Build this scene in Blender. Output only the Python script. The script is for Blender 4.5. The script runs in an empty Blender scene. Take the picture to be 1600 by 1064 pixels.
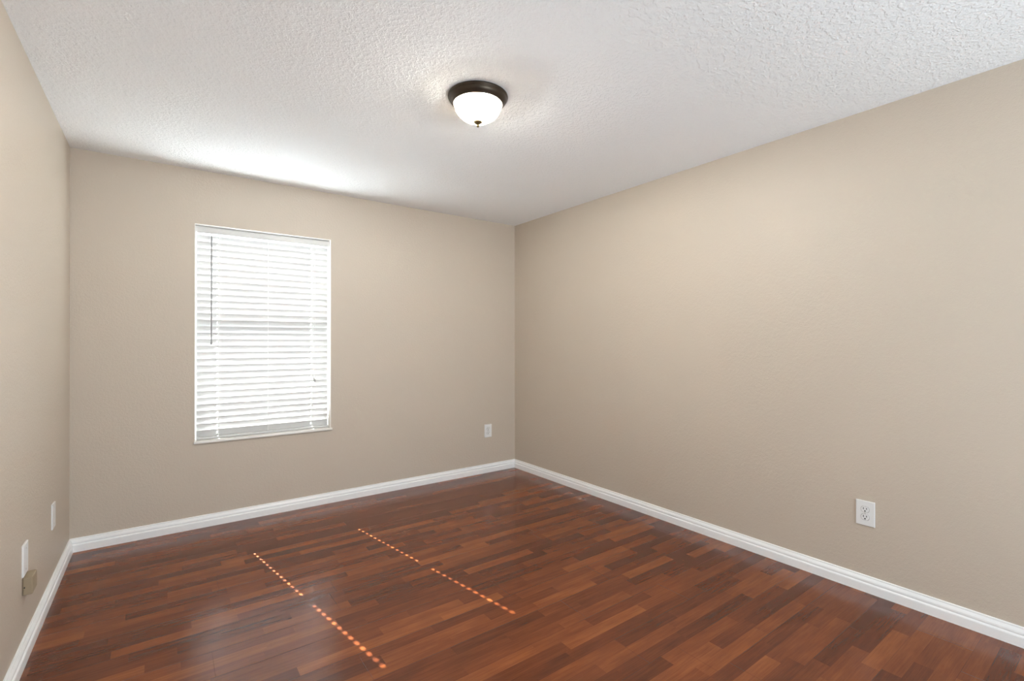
import bpy, bmesh, math, random
from mathutils import Matrix, Vector
random.seed(7)
C = bpy.context.scene.collection
SC = bpy.context.scene
PI = math.pi

# ------------------------------------------------------------------ frame of the place
# x: left wall (0) -> right wall (W); y: window wall (0), room towards -y; z: up
W, H = 3.335, 2.44
Y_END = -6.20            # wall behind the camera
WT = 0.16                # wall thickness
WX0, WX1, WZ0, WZ1 = 0.628, 1.527, 0.590, 2.073   # window opening

# ------------------------------------------------------------------ camera
YAW, PITCH, ROLL, F = 0.6319553, 0.0028348, -0.0004778, 748.41
fw = Vector((math.sin(YAW)*math.cos(PITCH), math.cos(YAW)*math.cos(PITCH), math.sin(PITCH)))
rt = Vector((math.cos(YAW), -math.sin(YAW), 0)); up = rt.cross(fw)
r2 = rt*math.cos(ROLL) + up*math.sin(ROLL); u2 = -rt*math.sin(ROLL) + up*math.cos(ROLL)
cam_d = bpy.data.cameras.new('camera'); cam = bpy.data.objects.new('camera', cam_d); C.objects.link(cam)
cam_d.sensor_fit = 'HORIZONTAL'; cam_d.sensor_width = 36.0; cam_d.lens = F/1600*36.0
cam_d.clip_start = 0.02
cam.matrix_world = Matrix(((r2.x, u2.x, -fw.x, 0.4456), (r2.y, u2.y, -fw.y, -3.9001), (r2.z, u2.z, -fw.z, 1.2656), (0, 0, 0, 1)))
SC.camera = cam

# ------------------------------------------------------------------ sky, sun, exposure
world = bpy.data.worlds.new('world'); SC.world = world; world.use_nodes = True
bg = world.node_tree.nodes['Background']
bg.inputs['Color'].default_value = (0.90, 0.95, 1.0, 1); bg.inputs['Strength'].default_value = 18.5
sun_d = bpy.data.lights.new('sun', 'SUN'); sun = bpy.data.objects.new('sun', sun_d); C.objects.link(sun)
sun_d.energy = 110.0; sun_d.angle = math.radians(0.40); sun_d.color = (1.0, 0.97, 0.93)
EL, AZ = math.radians(41.6), math.radians(10.0)          # the sun stands 10 deg left of the window wall's normal
to_sun = Vector((-math.sin(AZ)*math.cos(EL), math.cos(AZ)*math.cos(EL), math.sin(EL)))
sun.rotation_euler = to_sun.to_track_quat('Z', 'Y').to_euler()
sun.location = (0.5, 6, 6)
# added soft fill light, unseen, low behind the camera, aimed up at the ceiling
fill_d = bpy.data.lights.new('fill_light', 'AREA'); fill_obj = bpy.data.objects.new('fill_light', fill_d); C.objects.link(fill_obj)
fill_d.shape = 'RECTANGLE'; fill_d.size = 2.0; fill_d.size_y = 0.8; fill_d.energy = 90; fill_d.color = (0.82, 0.965, 1.06)
fill_obj.location = (1.85, -5.85, 0.45); fill_obj.rotation_euler = (math.radians(90+52), 0, math.radians(8))
LAMP_W = 55.0                                            # each bulb of the ceiling light
LAMP_COL = (0.93, 1.0, 1.04)
SC.view_settings.view_transform = 'Standard'; SC.view_settings.look = 'None'
SC.view_settings.gamma = 1.0; SC.view_settings.use_curve_mapping = False
SC.view_settings.exposure = 0.05
SC.cycles.max_bounces = 14; SC.cycles.diffuse_bounces = 8; SC.cycles.glossy_bounces = 4
SC.cycles.transmission_bounces = 8; SC.cycles.transparent_max_bounces = 12
SC.cycles.sample_clamp_indirect = 60.0
SC.cycles.use_denoising = True

# ------------------------------------------------------------------ materials
def mat(name):
    m = bpy.data.materials.new(name); m.use_nodes = True
    nt = m.node_tree
    b = nt.nodes['Principled BSDF']
    return m, nt, b
def nd(nt, t, **kw):
    n = nt.nodes.new(t)
    for k, v in kw.items(): setattr(n, k, v)
    return n
def mth(nt, op, a, b=None, c=None):
    n = nd(nt, 'ShaderNodeMath', operation=op)
    for i, v in enumerate((a, b, c)):
        if v is None: continue
        if isinstance(v, (int, float)): n.inputs[i].default_value = v
        else: nt.links.new(v, n.inputs[i])
    return n.outputs[0]
def simple(name, col, rough=0.5, metal=0.0, spec=0.5):
    m, nt, b = mat(name)
    b.inputs['Base Color'].default_value = (*col, 1); b.inputs['Roughness'].default_value = rough
    b.inputs['Metallic'].default_value = metal; b.inputs['Specular IOR Level'].default_value = spec
    return m
def textured(name, col, rough, spec, layers, dist):
    """paint over a sprayed texture: layers = (kind, scale, weight)"""
    m, nt, b = mat(name)
    b.inputs['Base Color'].default_value = (*col, 1); b.inputs['Roughness'].default_value = rough
    b.inputs['Specular IOR Level'].default_value = spec
    pos = nd(nt, 'ShaderNodeNewGeometry').outputs['Position']
    tot = None
    for scale, wgt, lo, hi in layers:
        n = nd(nt, 'ShaderNodeTexNoise'); n.inputs['Scale'].default_value = scale; n.inputs['Detail'].default_value = 3
        n.inputs['Roughness'].default_value = 0.55
        nt.links.new(pos, n.inputs['Vector'])
        r = nd(nt, 'ShaderNodeMapRange', interpolation_type='SMOOTHSTEP')
        r.inputs['From Min'].default_value = lo; r.inputs['From Max'].default_value = hi; r.inputs['To Max'].default_value = wgt
        nt.links.new(n.outputs['Fac'], r.inputs['Value'])
        tot = r.outputs[0] if tot is None else mth(nt, 'ADD', tot, r.outputs[0])
    bp = nd(nt, 'ShaderNodeBump'); bp.inputs['Strength'].default_value = 1.0; bp.inputs['Distance'].default_value = dist
    nt.links.new(tot, bp.inputs['Height']); nt.links.new(bp.outputs[0], b.inputs['Normal'])
    return m

WALL = textured('beige_satin_paint', (0.565, 0.495, 0.418), 0.50, 0.5, [(70, 0.7, .35, .65), (190, 0.4, .35, .65)], 0.0005)
CEIL = textured('white_knockdown_ceiling', (0.91, 0.93, 0.955), 0.9, 0.15, [(52, 1.0, .47, .60), (130, 0.4, .4, .6)], 0.0015)
TRIM = simple('white_trim_paint', (0.90, 0.915, 0.935), 0.35)
REVEAL = simple('white_reveal_paint', (0.90, 0.89, 0.86), 0.5)
PLASTIC = simple('white_plate_plastic', (0.80, 0.81, 0.82), 0.3)
DARK = simple('dark_slot', (0.03, 0.03, 0.03), 0.6)
GAP_SHADE = simple('painted_gap_shade', (0.30, 0.30, 0.29), 0.5)  # grey that paints the shade round each receptacle
SCREW = simple('painted_screw', (0.62, 0.62, 0.60), 0.35)
BRONZE = simple('oil_rubbed_bronze', (0.060, 0.045, 0.032), 0.38, 0.75)
BRASS = simple('antique_brass', (0.17, 0.125, 0.055), 0.4, 0.8)
VINYL = simple('white_vinyl', (0.78, 0.78, 0.78), 0.35)
BLINDW = simple('white_blind_rail', (0.60, 0.60, 0.60), 0.4)
CORD = simple('white_cord', (0.85, 0.85, 0.84), 0.8)
WAND = simple('clear_grey_wand', (0.30, 0.30, 0.31), 0.15)
TASSEL = simple('grey_tassel', (0.34, 0.34, 0.34), 0.4)
TANBOX = simple('tan_painted_box', (0.35, 0.275, 0.185), 0.5)
STUCCO = simple('stucco', (0.62, 0.58, 0.50), 0.9)

def slat_material():
    m = bpy.data.materials.new('white_translucent_slat'); m.use_nodes = True; nt = m.node_tree; nt.nodes.clear()
    out = nd(nt, 'ShaderNodeOutputMaterial')
    d = nd(nt, 'ShaderNodeBsdfDiffuse'); d.inputs['Color'].default_value = (0.57, 0.57, 0.57, 1)
    t = nd(nt, 'ShaderNodeBsdfTranslucent'); t.inputs['Color'].default_value = (1.0, 1.0, 1.0, 1)
    g = nd(nt, 'ShaderNodeBsdfGlossy'); g.inputs['Roughness'].default_value = 0.35
    m1 = nd(nt, 'ShaderNodeMixShader'); m1.inputs[0].default_value = 0.05
    m2 = nd(nt, 'ShaderNodeMixShader'); m2.inputs[0].default_value = 0.04
    nt.links.new(d.outputs[0], m1.inputs[1]); nt.links.new(t.outputs[0], m1.inputs[2])
    nt.links.new(m1.outputs[0], m2.inputs[1]); nt.links.new(g.outputs[0], m2.inputs[2])
    nt.links.new(m2.outputs[0], out.inputs['Surface'])
    return m
SLAT = slat_material()
def glass_material():
    m = bpy.data.materials.new('window_glass'); m.use_nodes = True; nt = m.node_tree; nt.nodes.clear()
    out = nd(nt, 'ShaderNodeOutputMaterial')
    t = nd(nt, 'ShaderNodeBsdfTransparent'); t.inputs['Color'].default_value = (0.95, 0.97, 0.96, 1)
    g = nd(nt, 'ShaderNodeBsdfGlossy'); g.inputs['Roughness'].default_value = 0.02
    mx = nd(nt, 'ShaderNodeMixShader'); mx.inputs[0].default_value = 0.06
    nt.links.new(t.outputs[0], mx.inputs[1]); nt.links.new(g.outputs[0], mx.inputs[2]); nt.links.new(mx.outputs[0], out.inputs['Surface'])
    return m
GLASS = glass_material()
def alabaster():
    """frosted swirl glass: part of the bulbs' light goes straight through, the rest is scattered"""
    m = bpy.data.materials.new('alabaster_glass'); m.use_nodes = True; nt = m.node_tree; nt.nodes.clear()
    out = nd(nt, 'ShaderNodeOutputMaterial')
    co = nd(nt, 'ShaderNodeTexCoord').outputs['Object']
    n = nd(nt, 'ShaderNodeTexNoise'); n.inputs['Scale'].default_value = 9; n.inputs['Distortion'].default_value = 2.2
    nt.links.new(co, n.inputs['Vector'])
    cr = nd(nt, 'ShaderNodeValToRGB')
    cr.color_ramp.elements[0].position = .35; cr.color_ramp.elements[0].color = (0.93, 0.86, 0.74, 1)
    cr.color_ramp.elements[1].position = .65; cr.color_ramp.elements[1].color = (0.98, 0.94, 0.87, 1)
    nt.links.new(n.outputs['Fac'], cr.inputs[0])
    t = nd(nt, 'ShaderNodeBsdfTranslucent'); nt.links.new(cr.outputs[0], t.inputs['Color'])
    d = nd(nt, 'ShaderNodeBsdfDiffuse'); nt.links.new(cr.outputs[0], d.inputs['Color'])
    tr = nd(nt, 'ShaderNodeBsdfTransparent'); tr.inputs['Color'].default_value = (1, 0.97, 0.92, 1)
    g = nd(nt, 'ShaderNodeBsdfGlossy'); g.inputs['Roughness'].default_value = 0.12
    a = nd(nt, 'ShaderNodeMixShader'); a.inputs[0].default_value = 0.45
    b = nd(nt, 'ShaderNodeMixShader'); b.inputs[0].default_value = 0.85
    c = nd(nt, 'ShaderNodeMixShader'); c.inputs[0].default_value = 0.05
    nt.links.new(d.outputs[0], a.inputs[1]); nt.links.new(t.outputs[0], a.inputs[2])
    nt.links.new(a.outputs[0], b.inputs[1]); nt.links.new(tr.outputs[0], b.inputs[2])
    nt.links.new(b.outputs[0], c.inputs[1]); nt.links.new(g.outputs[0], c.inputs[2])
    nt.links.new(c.outputs[0], out.inputs['Surface'])
    return m
ALAB = alabaster()

def floor_material():
    """three-strip cherry laminate, boards parallel to the window wall"""
    m, nt, b = mat('cherry_strip_laminate')
    pos = nd(nt, 'ShaderNodeNewGeometry').outputs['Position']
    sp = nd(nt, 'ShaderNodeSeparateXYZ'); nt.links.new(pos, sp.inputs[0])
    X, Y = sp.outputs['X'], sp.outputs['Y']
    PW = 0.1838; SW = PW/3; PL = 1.29
    v = mth(nt, 'ADD', Y, 1.225 + PW*40)
    row = mth(nt, 'FLOOR', mth(nt, 'DIVIDE', v, SW))            # strip row
    prow = mth(nt, 'FLOOR', mth(nt, 'DIVIDE', v, PW))           # board row
    def rnd(w, k=0.0):
        n = nd(nt, 'ShaderNodeTexWhiteNoise', noise_dimensions='1D')
        nt.links.new(mth(nt, 'ADD', w, k), n.inputs['W']); return n.outputs['Value']
    # irregular strip lengths: 1-D voronoi cells along x
    vor = nd(nt, 'ShaderNodeTexVoronoi', voronoi_dimensions='1D', feature='F1')
    vor.inputs['Scale'].default_value = 1.0; vor.inputs['Randomness'].default_value = 0.85
    wv = mth(nt, 'ADD', mth(nt, 'MULTIPLY', X, 1/0.44), mth(nt, 'MULTIPLY', row, 37.37))
    nt.links.new(wv, vor.inputs['W'])
    cell = nd(nt, 'ShaderNodeSeparateColor'); nt.links.new(vor.outputs['Color'], cell.inputs[0])
    tone, tone2 = cell.outputs[0], cell.outputs[1]
    # grain stretched along x, shifted from strip to strip
    cv = nd(nt, 'ShaderNodeCombineXYZ')
    nt.links.new(mth(nt, 'MULTIPLY', X, 2.2), cv.inputs[0]); nt.links.new(mth(nt, 'MULTIPLY', Y, 42), cv.inputs[1])
    nt.links.new(mth(nt, 'MULTIPLY', tone2, 60), cv.inputs[2])
    g1 = nd(nt, 'ShaderNodeTexNoise'); g1.inputs['Scale'].default_value = 1.6; g1.inputs['Detail'].default_value = 5
    g1.inputs['Roughness'].default_value = 0.62; g1.inputs['Distortion'].default_value = 0.5
    nt.links.new(cv.outputs[0], g1.inputs['Vector'])
    cv2 = nd(nt, 'ShaderNodeCombineXYZ')
    nt.links.new(mth(nt, 'MULTIPLY', X, 9), cv2.inputs[0]); nt.links.new(mth(nt, 'MULTIPLY', Y, 260), cv2.inputs[1])
    nt.links.new(mth(nt, 'MULTIPLY', tone, 60), cv2.inputs[2])
    g2 = nd(nt, 'ShaderNodeTexNoise'); g2.inputs['Scale'].default_value = 1.0; g2.inputs['Detail'].default_value = 3
    nt.links.new(cv2.outputs[0], g2.inputs['Vector'])
    # blotchy figure inside a strip
    cv3 = nd(nt, 'ShaderNodeCombineXYZ')
    nt.links.new(mth(nt, 'MULTIPLY', X, 5), cv3.inputs[0]); nt.links.new(mth(nt, 'MULTIPLY', Y, 14), cv3.inputs[1])
    nt.links.new(mth(nt, 'MULTIPLY', tone2, 31), cv3.inputs[2])
    g3 = nd(nt, 'ShaderNodeTexNoise'); g3.inputs['Scale'].default_value = 1.0; g3.inputs['Detail'].default_value = 3
    nt.links.new(cv3.outputs[0], g3.inputs['Vector'])
    f = mth(nt, 'ADD', mth(nt, 'MULTIPLY', tone, 0.62), mth(nt, 'MULTIPLY', mth(nt, 'SUBTRACT', g1.outputs['Fac'], 0.5), 0.50))
    f = mth(nt, 'ADD', f, mth(nt, 'MULTIPLY', mth(nt, 'SUBTRACT', g2.outputs['Fac'], 0.5), 0.35))
    f = mth(nt, 'ADD', f, mth(nt, 'MULTIPLY', mth(nt, 'SUBTRACT', g3.outputs['Fac'], 0.5), 0.55))
    f = mth(nt, 'ADD', f, 0.20)
    cr = nd(nt, 'ShaderNodeValToRGB'); el = cr.color_ramp.elements
    el[0].position = 0.0; el[0].color = (0.064, 0.0150, 0.0048, 1)
    el[1].position = 1.0; el[1].color = (0.285, 0.083, 0.021, 1)
    e = el.new(0.35); e.color = (0.122, 0.0270, 0.0075, 1)
    e = el.new(0.65); e.color = (0.186, 0.0465, 0.0120, 1)
    nt.links.new(f, cr.inputs[0])
    # board seams: long joints every PW, end joints every PL
    def edge(coord, period, width):
        fr = mth(nt, 'FRACT', mth(nt, 'DIVIDE', coord, period))
        d = mth(nt, 'MULTIPLY', mth(nt, 'MINIMUM', fr, mth(nt, 'SUBTRACT', 1.0, fr)), period)
        r = nd(nt, 'ShaderNodeMapRange'); r.inputs['From Min'].default_value = 0; r.inputs['From Max'].default_value = width
        r.inputs['To Min'].default_value = 1; r.inputs['To Max'].default_value = 0
        nt.links.new(d, r.inputs['Value']); return r.outputs[0]
    xs = mth(nt, 'ADD', X, mth(nt, 'MULTIPLY', rnd(prow, 3.7), PL))
    seam = mth(nt, 'MAXIMUM', edge(v, PW, 0.0016), edge(xs, PL, 0.0016))
    mix = nd(nt, 'ShaderNodeMix', data_type='RGBA'); mix.blend_type = 'MULTIPLY'
    nt.links.new(mth(nt, 'MULTIPLY', seam, 0.45), mix.inputs['Factor'])
    nt.links.new(cr.outputs[0], mix.inputs['A']); mix.inputs['B'].default_value = (0.25, 0.2, 0.18, 1)
    nt.links.new(mix.outputs['Result'], b.inputs['Base Color'])
    b.inputs['Roughness'].default_value = 0.20
    b.inputs["Specular IOR Level"].default_value = 0.55
    ht = mth(nt, 'ADD', mth(nt, 'MULTIPLY', seam, -1.0), mth(nt, 'MULTIPLY', g2.outputs['Fac'], 0.10))
    bp = nd(nt, 'ShaderNodeBump'); bp.inputs['Strength'].default_value = 0.5; bp.inputs['Distance'].default_value = 0.0006
    nt.links.new(ht, bp.inputs['Height']); nt.links.new(bp.outputs[0], b.inputs['Normal'])
    return m
FLOOR = floor_material()

# ------------------------------------------------------------------ mesh helpers
def obj(name, bm, m, parent=None, smooth=False, loc=None):
    bmesh.ops.recalc_face_normals(bm, faces=bm.faces[:])
    me = bpy.data.meshes.new(name); bm.to_mesh(me); bm.free()
    for mm in (m if isinstance(m, (list, tuple)) else [m]): me.materials.append(mm)
    if smooth:
        for p in me.polygons: p.use_smooth = True
    o = bpy.data.objects.new(name, me); C.objects.link(o)
    if parent is not None: o.parent = parent
    if loc is not None: o.location = loc
    return o
def struct(name, bm, m, parent=None):
    o = obj(name, bm, m, parent)
    if parent is None: o['kind'] = 'structure'
    return o
def thing(name, label, cat, loc=(0, 0, 0), rotz=0.0, group=None):
    o = bpy.data.objects.new(name, None); C.objects.link(o); o.empty_display_size = 0.05
    o.location = loc; o.rotation_euler = (0, 0, rotz); o['label'] = label; o['category'] = cat
    if group: o['group'] = group
    return o
def box(bm, x0, x1, y0, y1, z0, z1, bev=0.0, seg=2):
    r = bmesh.ops.create_cube(bm, size=1.0)
    vs = r['verts']
    for v in vs:
        v.co = Vector(((x0+x1)/2 + v.co.x*(x1-x0), (y0+y1)/2 + v.co.y*(y1-y0), (z0+z1)/2 + v.co.z*(z1-z0)))
    if bev > 0:
        es = list({e for v in vs for e in v.link_edges})
        bmesh.ops.bevel(bm, geom=es, offset=bev, segments=seg, profile=0.5, affect='EDGES')
    return bm
def bx(*a, **k): return box(bmesh.new(), *a, **k)
def lathe(bm, prof, seg=64, closed=True):
    rings = []
    for r, z in prof:
        if r < 1e-6: rings.append([bm.verts.new((0, 0, z))])
        else: rings.append([bm.verts.new((r*math.cos(2*PI*i/seg), r*math.sin(2*PI*i/seg), z)) for i in range(seg)])
    for a, b in zip(rings[:-1], rings[1:]):
        for i in range(seg):
            j = (i+1) % seg
            if len(a) == 1 and len(b) == 1: continue
            if len(a) == 1: bm.faces.new((a[0], b[i], b[j]))
            elif len(b) == 1: bm.faces.new((a[i], b[0], a[j]))
            else: bm.faces.new((a[i], b[i], b[j], a[j]))
    return bm
def tube(bm, pts, r, seg=10):
    pts = [Vector(p) for p in pts]; rings = []
    for i, p in enumerate(pts):
        d = (pts[min(i+1, len(pts)-1)] - pts[max(i-1, 0)]).normalized()
        a = d.orthogonal().normalized(); b = d.cross(a)
        rr = r[i] if isinstance(r, (list, tuple)) else r
        rings.append([bm.verts.new(p + a*rr*math.cos(2*PI*k/seg) + b*rr*math.sin(2*PI*k/seg)) for k in range(seg)])
    # keep rings aligned
    for a, b in zip(rings[:-1], rings[1:]):
        best = min(range(seg), key=lambda s: sum((a[k].co-b[(k+s) % seg].co).length for k in range(seg)))
        for k in range(seg):
            bm.faces.new((a[k], a[(k+1) % seg], b[(k+1+best) % seg], b[(k+best) % seg]))
    bm.faces.new(rings[0]); bm.faces.new(rings[-1])
    return bm

# ------------------------------------------------------------------ room shell
struct('floor', bx(-WT, W+WT, Y_END-WT, WT, -0.10, 0.0), FLOOR)
struct('ceiling', bx(-WT, W+WT, Y_END-WT, WT, H, H+0.12), CEIL)
struct('wall_left', bx(-WT, 0, Y_END, 0, 0, H), WALL)
struct('wall_right', bx(W, W+WT, Y_END, 0, 0, H), WALL)
# wall with the window: a frame of four blocks in one mesh
bm = bmesh.new()
box(bm, -WT, WX0, 0, WT, 0, H); box(bm, WX1, W+WT, 0, WT, 0, H)
box(bm, WX0, WX1, 0, WT, 0, WZ0-0.018); box(bm, WX0, WX1, 0, WT, WZ1, H)
struct('wall_back', bm, WALL)
struct('wall_front', bx(-WT, W+WT, Y_END-WT, Y_END, 0, H), WALL)

# baseboards: moulded profile (distance from wall, height), mitred at the corners
PROF = [(0.0, 0.0), (0.019, 0.0), (0.019, 0.040), (0.0175, 0.044), (0.0135, 0.048), (0.0135, 0.051), (0.0155, 0.054),
        (0.0145, 0.061), (0.0105, 0.068), (0.0075, 0.073), (0.0075, 0.0785), (0.0055, 0.081), (0.0, 0.081)]
def baseboard(name, a, b, inward, ma, mb):
    """a, b: wall end points; inward: unit normal into the room; ma/mb: 1 = mitre inside corner, 0 = square"""
    a, b, n = Vector(a), Vector(b), Vector(inward); t = (b-a).normalized()
    bm = bmesh.new()
    A = [bm.verts.new(a + n*d + t*d*ma + Vector((0, 0, z))) for d, z in PROF]
    B = [bm.verts.new(b + n*d - t*d*mb + Vector((0, 0, z))) for d, z in PROF]
    k = len(PROF)
    for i in range(k): bm.faces.new((A[i], A[(i+1) % k], B[(i+1) % k], B[i]))
    bm.faces.new(A); bm.faces.new(B)
    struct(name, bm, TRIM)
baseboard('baseboard_back', (0, 0, 0), (W, 0, 0), (0, -1, 0), 1, 1)
baseboard('baseboard_left', (0, Y_END, 0), (0, 0, 0), (1, 0, 0), 0, 1)
baseboard('baseboard_right', (W, 0, 0), (W, Y_END, 0), (-1, 0, 0), 1, 0)

# ------------------------------------------------------------------ window: white reveal, marble sill, vinyl single-hung sashes
win = bpy.data.objects.new('window_1', None); C.objects.link(win); win['kind'] = 'structure'
win.location = ((WX0+WX1)/2, 0, WZ0)
def wobj(name, bm, m):
    o = obj(name, bm, m, win); o.data.transform(Matrix.Translation(-win.location)); return o
LT = 0.004
bm = bmesh.new()
box(bm, WX0, WX0+LT, -0.0005, 0.110, WZ0, WZ1); box(bm, WX1-LT, WX1, -0.0005, 0.110, WZ0, WZ1)
box(bm, WX0+LT, WX1-LT, -0.0005, 0.110, WZ1-LT, WZ1)
wobj('reveal_lining', bm, REVEAL)
wobj('sill', bx(WX0-0.006, WX1+0.010, -0.014, 0.110, WZ0-0.018, WZ0, bev=0.004), simple('cream_marble', (0.80, 0.785, 0.75), 0.25))
bm = bmesh.new()
FY0, FY1 = 0.110, 0.150
box(bm, WX0, WX0+0.045, FY0, FY1, WZ0, WZ1); box(bm, WX1-0.045, WX1, FY0, FY1, WZ0, WZ1)
box(bm, WX0+0.045, WX1-0.045, FY0, FY1, WZ0, WZ0+0.05); box(bm, WX0+0.045, WX1-0.045, FY0, FY1, WZ1-0.050, WZ1)
wobj('window_frame', bm, VINYL)
wobj('meeting_rail', bx(WX0+0.045, WX1-0.045, FY0+0.005, FY1-0.006, 1.365, 1.440, bev=0.004), VINYL)
wobj('upper_pane', bx(WX0+0.045, WX1-0.045, 0.138, 0.142, 1.440, WZ1-0.050), GLASS)
wobj('lower_pane', bx(WX0+0.045, WX1-0.045, 0.122, 0.126, WZ0+0.05, 1.365), GLASS)

# ------------------------------------------------------------------ window blind
bl = thing('window_blind', 'white two-inch slatted blind, closed, hanging in the window recess', 'blind', ((WX0+WX1)/2, 0.066, WZ1-LT))
def bobj(name, bm, m, parent=None, smooth=False):
    o = obj(name, bm, m, bl if parent is None else parent, smooth)
    o.data.transform(Matrix.Translation(-Vector(bl.location))); return o
BX0, BX1 = 0.641, 1.519
BY = 0.066                                   # centre plane of the slats
bobj('headrail', bx(BX0, BX1, 0.042, 0.095, 2.024, 2.060, bev=0.003), BLINDW)
# moulded valance in front of the headrail, with short returns
bm = bmesh.new()
vp = [(0.0, 2.0205), (0.0075, 2.0205), (0.0105, 2.026), (0.0105, 2.057), (0.0085, 2.061), (0.0085, 2.0645), (0.0, 2.0645)]
VY = 0.040
A = [bm.verts.new((WX0+LT+0.0015, VY-d, z)) for d, z in vp]; B = [bm.verts.new((WX1-LT-0.0015, VY-d, z)) for d, z in vp]
k = len(vp)
for i in range(k): bm.faces.new((A[i], A[(i+1) % k], B[(i+1) % k], B[i]))
bm.faces.new(A); bm.faces.new(B)
bobj('valance', bm, BLINDW)
# slats: slightly crowned boards tilted room edge up, with a route hole at the two lift-cord ladders
LADX = (0.765, 1.080, 1.393); HOLEX = (0.765, 1.393)
PITCH_S, NS, TOP0 = 0.0453, 31, 2.011
SWD, STH = 0.050, 0.0026
TILT = math.radians(71)
HOLE_L, HOLE_W = 0.016, 0.0075
def slat(bm, zc, tilt, holes=True):
    xs = [BX0]
    if holes:
        for h in HOLEX: xs += [h-HOLE_W/2, h+HOLE_W/2]
    xs.append(BX1)
    ws = [-SWD/2, -0.016, -HOLE_L/2, 0.0, HOLE_L/2, 0.016, SWD/2]       # from the outer (low) edge to the room (high) edge
    def P(x, w, s):
        crown = 0.0016*(1-(2*w/SWD)**2)
        nx = crown + s*STH/2*(1.0 if abs(w) < SWD/2-1e-6 else 0.55)
        # width axis: towards the room (-y) and up; normal: outside and up
        return Vector((x, BY - w*math.cos(tilt) + nx*math.sin(tilt), zc + w*math.sin(tilt) + nx*math.cos(tilt)))
    g = {s: [[bm.verts.new(P(x, w, s)) for w in ws] for x in xs] for s in (-1, 1)}
    nx_, nw = len(xs), len(ws)
    hole = lambda i, j: holes and i in (1, 3) and j in (2, 3)
    solid = lambda i, j: 0 <= i < nx_-1 and 0 <= j < nw-1 and not hole(i, j)
    for i in range(nx_-1):
        for j in range(nw-1):
            if hole(i, j): continue
            for s in (-1, 1):
                q = g[s]; bm.faces.new((q[i][j], q[i+1][j], q[i+1][j+1], q[i][j+1]))
            a, b = g[-1], g[1]
            if not solid(i-1, j): bm.faces.new((a[i][j], a[i][j+1], b[i][j+1], b[i][j]))
            if not solid(i+1, j): bm.faces.new((a[i+1][j], a[i+1][j+1], b[i+1][j+1], b[i+1][j]))
            if not solid(i, j-1): bm.faces.new((a[i][j], a[i+1][j], b[i+1][j], b[i][j]))
            if not solid(i, j+1): bm.faces.new((a[i][j+1], a[i+1][j+1], b[i+1][j+1], b[i][j+1]))
bm = bmesh.new()
for k in range(NS):
    t = TILT + math.radians(random.uniform(-1.0, 1.0))
    slat(bm, TOP0 - 0.5*SWD*math.sin(TILT) - k*PITCH_S, t)
bobj('slats', bm, SLAT)
bobj('bottom_rail', bx(BX0, BX1, BY-0.024, BY+0.026, WZ0+0.002, WZ0+0.0155, bev=0.003), BLINDW)
SX = 0.5*SWD*math.cos(TILT)
for lx in LADX:
    bm = bmesh.new()
    for yy in (BY-SX-0.0030, BY+SX+0.0030):
        tube(bm, [(lx+0.0075, yy, WZ0+0.0155), (lx+0.0075, yy, 2.024)], 0.0013, 6)
    bobj('ladder_cord', bm, CORD, smooth=True)
bm = bmesh.new()
WYD = 0.024
tube(bm, [(0.727, WYD, 1.998), (0.727, WYD, 1.27)], 0.0042, 8)
tube(bm, [(0.727, WYD, 1.27), (0.727, WYD, 1.262), (0.727, WYD, 1.248), (0.727, WYD, 1.243)], [0.0042, 0.0055, 0.0055, 0.003], 10)
tube(bm, [(0.727, WYD, 1.996), (0.727, WYD+0.004, 2.006), (0.727, WYD+0.014, 2.014), (0.727, WYD+0.024, 2.026)], 0.0022, 8)
bobj('tilt_wand', bm, WAND, smooth=True)
for cx_, zb in ((1.408, 0.985), (1.417, 0.978)):
    bm = bmesh.new()
    tube(bm, [(cx_, 0.043, 2.024), (cx_, 0.038, 1.9), (cx_, 0.038, zb)], 0.0010, 6)
    lc = bobj('lift_cord', bm, CORD, smooth=True)
    bm = bmesh.new()
    tube(bm, [(cx_, 0.038, zb+0.002), (cx_, 0.038, zb-0.004), (cx_, 0.038, zb-0.02), (cx_, 0.038, zb-0.026)], [0.002, 0.0034, 0.0050, 0.0036], 10)
    bobj('tassel', bm, TASSEL, lc, smooth=True)

# ------------------------------------------------------------------ ceiling light
LC = (1.665, -1.960, H)
cl = thing('ceiling_light', 'round bronze flush-mount light with frosted glass bowl on the ceiling', 'ceiling light', LC)
pan = [(0.0, -0.001), (0.138, -0.001), (0.1425, -0.003), (0.1435, -0.007), (0.1425, -0.0115), (0.1385, -0.0135), (0.1375, -0.016),
       (0.1365, -0.021), (0.1315, -0.029), (0.1255, -0.0355), (0.1205, -0.0395), (0.1195, -0.0425), (0.1165, -0.0435),
       (0.1145, -0.040), (0.1145, -0.020), (0.0, -0.018)]
obj('pan', lathe(bmesh.new(), pan, 72), BRONZE, cl, smooth=True)
bm = bmesh.new()
prof = []
R0, ZR, DEP = 0.1125, -0.037, 0.088
outer = [(R0*math.cos(a)**0.92 if math.cos(a) > 1e-6 else 0.0, ZR - DEP*math.sin(a)) for a in [i*PI/2/20 for i in range(21)]]
inner = [((R0-0.004)*math.cos(a)**0.92 if math.cos(a) > 1e-6 else 0.0, ZR - (DEP-0.004)*math.sin(a)) for a in [i*PI/2/20 for i in range(21)]]
outer[-1] = (0.0, outer[-1][1]); inner[-1] = (0.0, inner[-1][1])
lathe(bm, inner[::-1] + outer, 72)
obj('glass_bowl', bm, ALAB, cl, smooth=True)
zf = ZR - DEP
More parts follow.
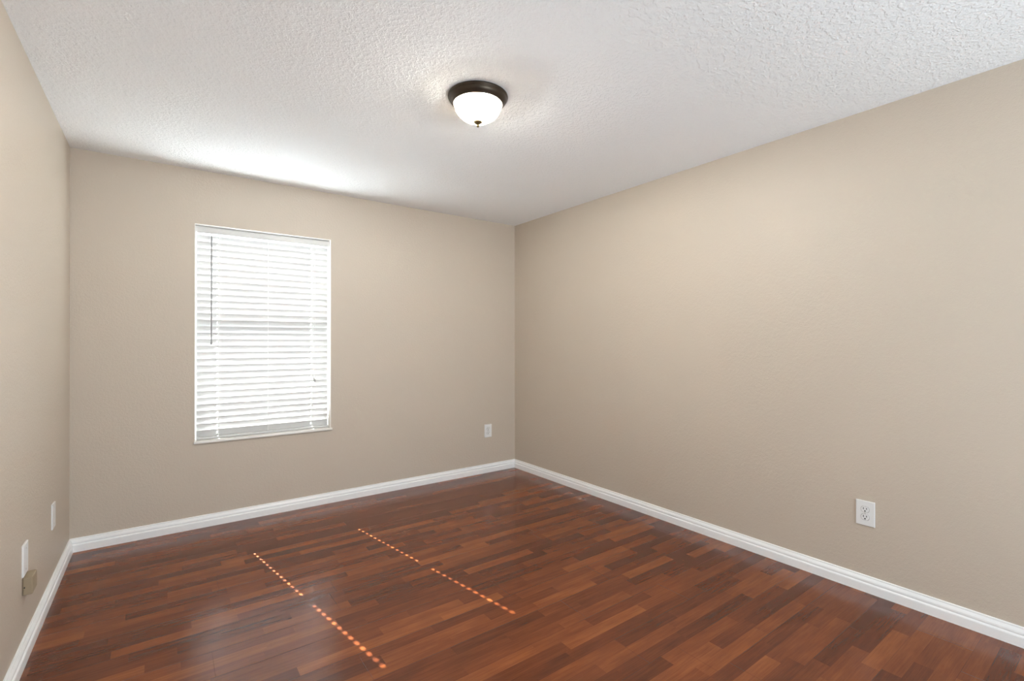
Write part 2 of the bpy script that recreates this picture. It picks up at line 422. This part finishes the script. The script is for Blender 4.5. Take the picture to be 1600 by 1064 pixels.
fin = [(0.0, zf+0.006), (0.0185, zf+0.005), (0.0212, zf+0.002), (0.0210, zf-0.0010), (0.0180, zf-0.0040), (0.0120, zf-0.0075), (0.0085, zf-0.0115),
       (0.0066, zf-0.0145), (0.0072, zf-0.0170), (0.0070, zf-0.0200), (0.0050, zf-0.0230), (0.0022, zf-0.0250), (0.0, zf-0.0255)]
obj('finial', lathe(bmesh.new(), fin, 24), BRASS, cl, smooth=True)
for s in (-1, 1):
    ld = bpy.data.lights.new('bulb_light', 'POINT'); lo = bpy.data.objects.new('bulb_light', ld); C.objects.link(lo)
    ld.energy = LAMP_W; ld.color = LAMP_COL; ld.shadow_soft_size = 0.024
    lo.parent = cl; lo.location = (s*0.045, 0.012*s, -0.040)

# ------------------------------------------------------------------ wall plates
# local frame: plate in the x-z plane, facing -y
PWD, PHT, PTH = 0.081, 0.125, 0.0065
def plate_bm():
    bm = bmesh.new()
    box(bm, -PWD/2, PWD/2, -PTH, 0.0, -PHT/2, PHT/2)
    fr = [e for e in bm.edges if all(v.co.y < -PTH+1e-5 for v in e.verts)]
    bmesh.ops.bevel(bm, geom=fr, offset=0.0035, segments=3, profile=0.6, affect='EDGES')
    return bm
def screw(parent, z):
    bm = bmesh.new()
    lathe(bm, [(0.0, 0.0), (0.0036, 0.0), (0.0034, 0.0007), (0.0, 0.0012)], 16)
    bm.transform(Matrix.Translation((0, -PTH, z)) @ Matrix.Rotation(PI/2, 4, 'X'))
    return obj('screw', bm, SCREW, parent)
def receptacle_outline(r=0.0172, flat=0.0143, n=40):
    pts = []
    for i in range(n):
        a = 2*PI*i/n
        pts.append((r*math.cos(a), max(-flat, min(flat, r*math.sin(a)))))
    return pts
def duplex(label, loc, rz):
    t = thing('electrical_outlet', label, 'outlet', loc, rz, 'duplex outlets on the walls')
    obj('cover_plate', plate_bm(), PLASTIC, t)
    for zc in (0.0195, -0.0195):
        bm = bmesh.new()
        ring0 = []; 
        for (y, sc) in ((-PTH+0.0005, 1.0), (-PTH-0.0014, 1.0), (-PTH-0.0020, 0.95)):
            ring0.append([bm.verts.new((x*sc, y, zc+z*sc)) for x, z in receptacle_outline()])
        n = len(ring0[0])
        for a, b in zip(ring0[:-1], ring0[1:]):
            for i in range(n): bm.faces.new((a[i], a[(i+1) % n], b[(i+1) % n], b[i]))
        bm.faces.new(ring0[-1]); bm.faces.new(ring0[0])
        rc = obj('receptacle', bm, PLASTIC, t)
        # thin grey ring: shade round the receptacle face, put in as colour
        bm = bmesh.new()
        o1 = [bm.verts.new((x*1.09, -PTH-0.0002, zc+z*1.09)) for x, z in receptacle_outline()]
        o2 = [bm.verts.new((x*0.99, -PTH-0.0002, zc+z*0.99)) for x, z in receptacle_outline()]
        o3 = [bm.verts.new((x*1.09, -PTH+0.001, zc+z*1.09)) for x, z in receptacle_outline()]
        for i in range(n):
            bm.faces.new((o1[i], o1[(i+1) % n], o2[(i+1) % n], o2[i])); bm.faces.new((o1[i], o1[(i+1) % n], o3[(i+1) % n], o3[i]))
        obj('shade_ring', bm, GAP_SHADE, rc)
        bm = bmesh.new()
        yf = -PTH-0.0020
        for sx, hh in ((-0.0068, 0.0050), (0.0068, 0.0042)):
            box(bm, sx-0.0016, sx+0.0016, yf-0.0002, yf+0.001, zc+0.0045-hh, zc+0.0045+hh)
        r = bmesh.ops.create_cone(bm, cap_ends=True, segments=16, radius1=0.0034, radius2=0.0034, depth=0.0012)
        bmesh.ops.transform(bm, matrix=Matrix.Translation((0, yf+0.0004, zc-0.0078)) @ Matrix.Rotation(PI/2, 4, 'X'), verts=r['verts'])
        obj('slots', bm, DARK, rc)
    screw(t, 0.0)
    return t
duplex('white duplex outlet on the long right wall, above the baseboard', (W, -2.995, 0.395), -PI/2)
duplex('white duplex outlet on the window wall, close to the far room corner', (3.010, 0.0, 0.402), 0.0)
def blank_plate(label, loc, rz):
    t = thing('wall_plate', label, 'wall plate', loc, rz, 'white plates on the left wall')
    obj('cover_plate', plate_bm(), PLASTIC, t)
    screw(t, 0.042); screw(t, -0.042)
    return t
blank_plate('white wall plate on left wall, nearer the window wall, nothing below it', (0.0, -0.548, 0.382), PI/2)
blank_plate('white wall plate on left wall directly above the small tan box', (0.0, -1.178, 0.3925), PI/2)
# small tan box under the near plate
tb = thing('junction_box', 'small tan box mounted on the left wall under a white plate', 'box', (0.0, -1.172, 0.291), PI/2)
obj('cover', bx(-0.043, 0.043, -0.031, -0.003, -0.034, 0.034, bev=0.003), TANBOX, tb)
obj('base', bx(-0.0405, 0.0405, -0.004, 0.0, -0.0325, 0.0325), simple('dark_tan_base', (0.20, 0.15, 0.10), 0.6), tb)
obj('jack_opening', bx(-0.0436, -0.0425, -0.0095, -0.0055, -0.006, 0.000), DARK, tb)
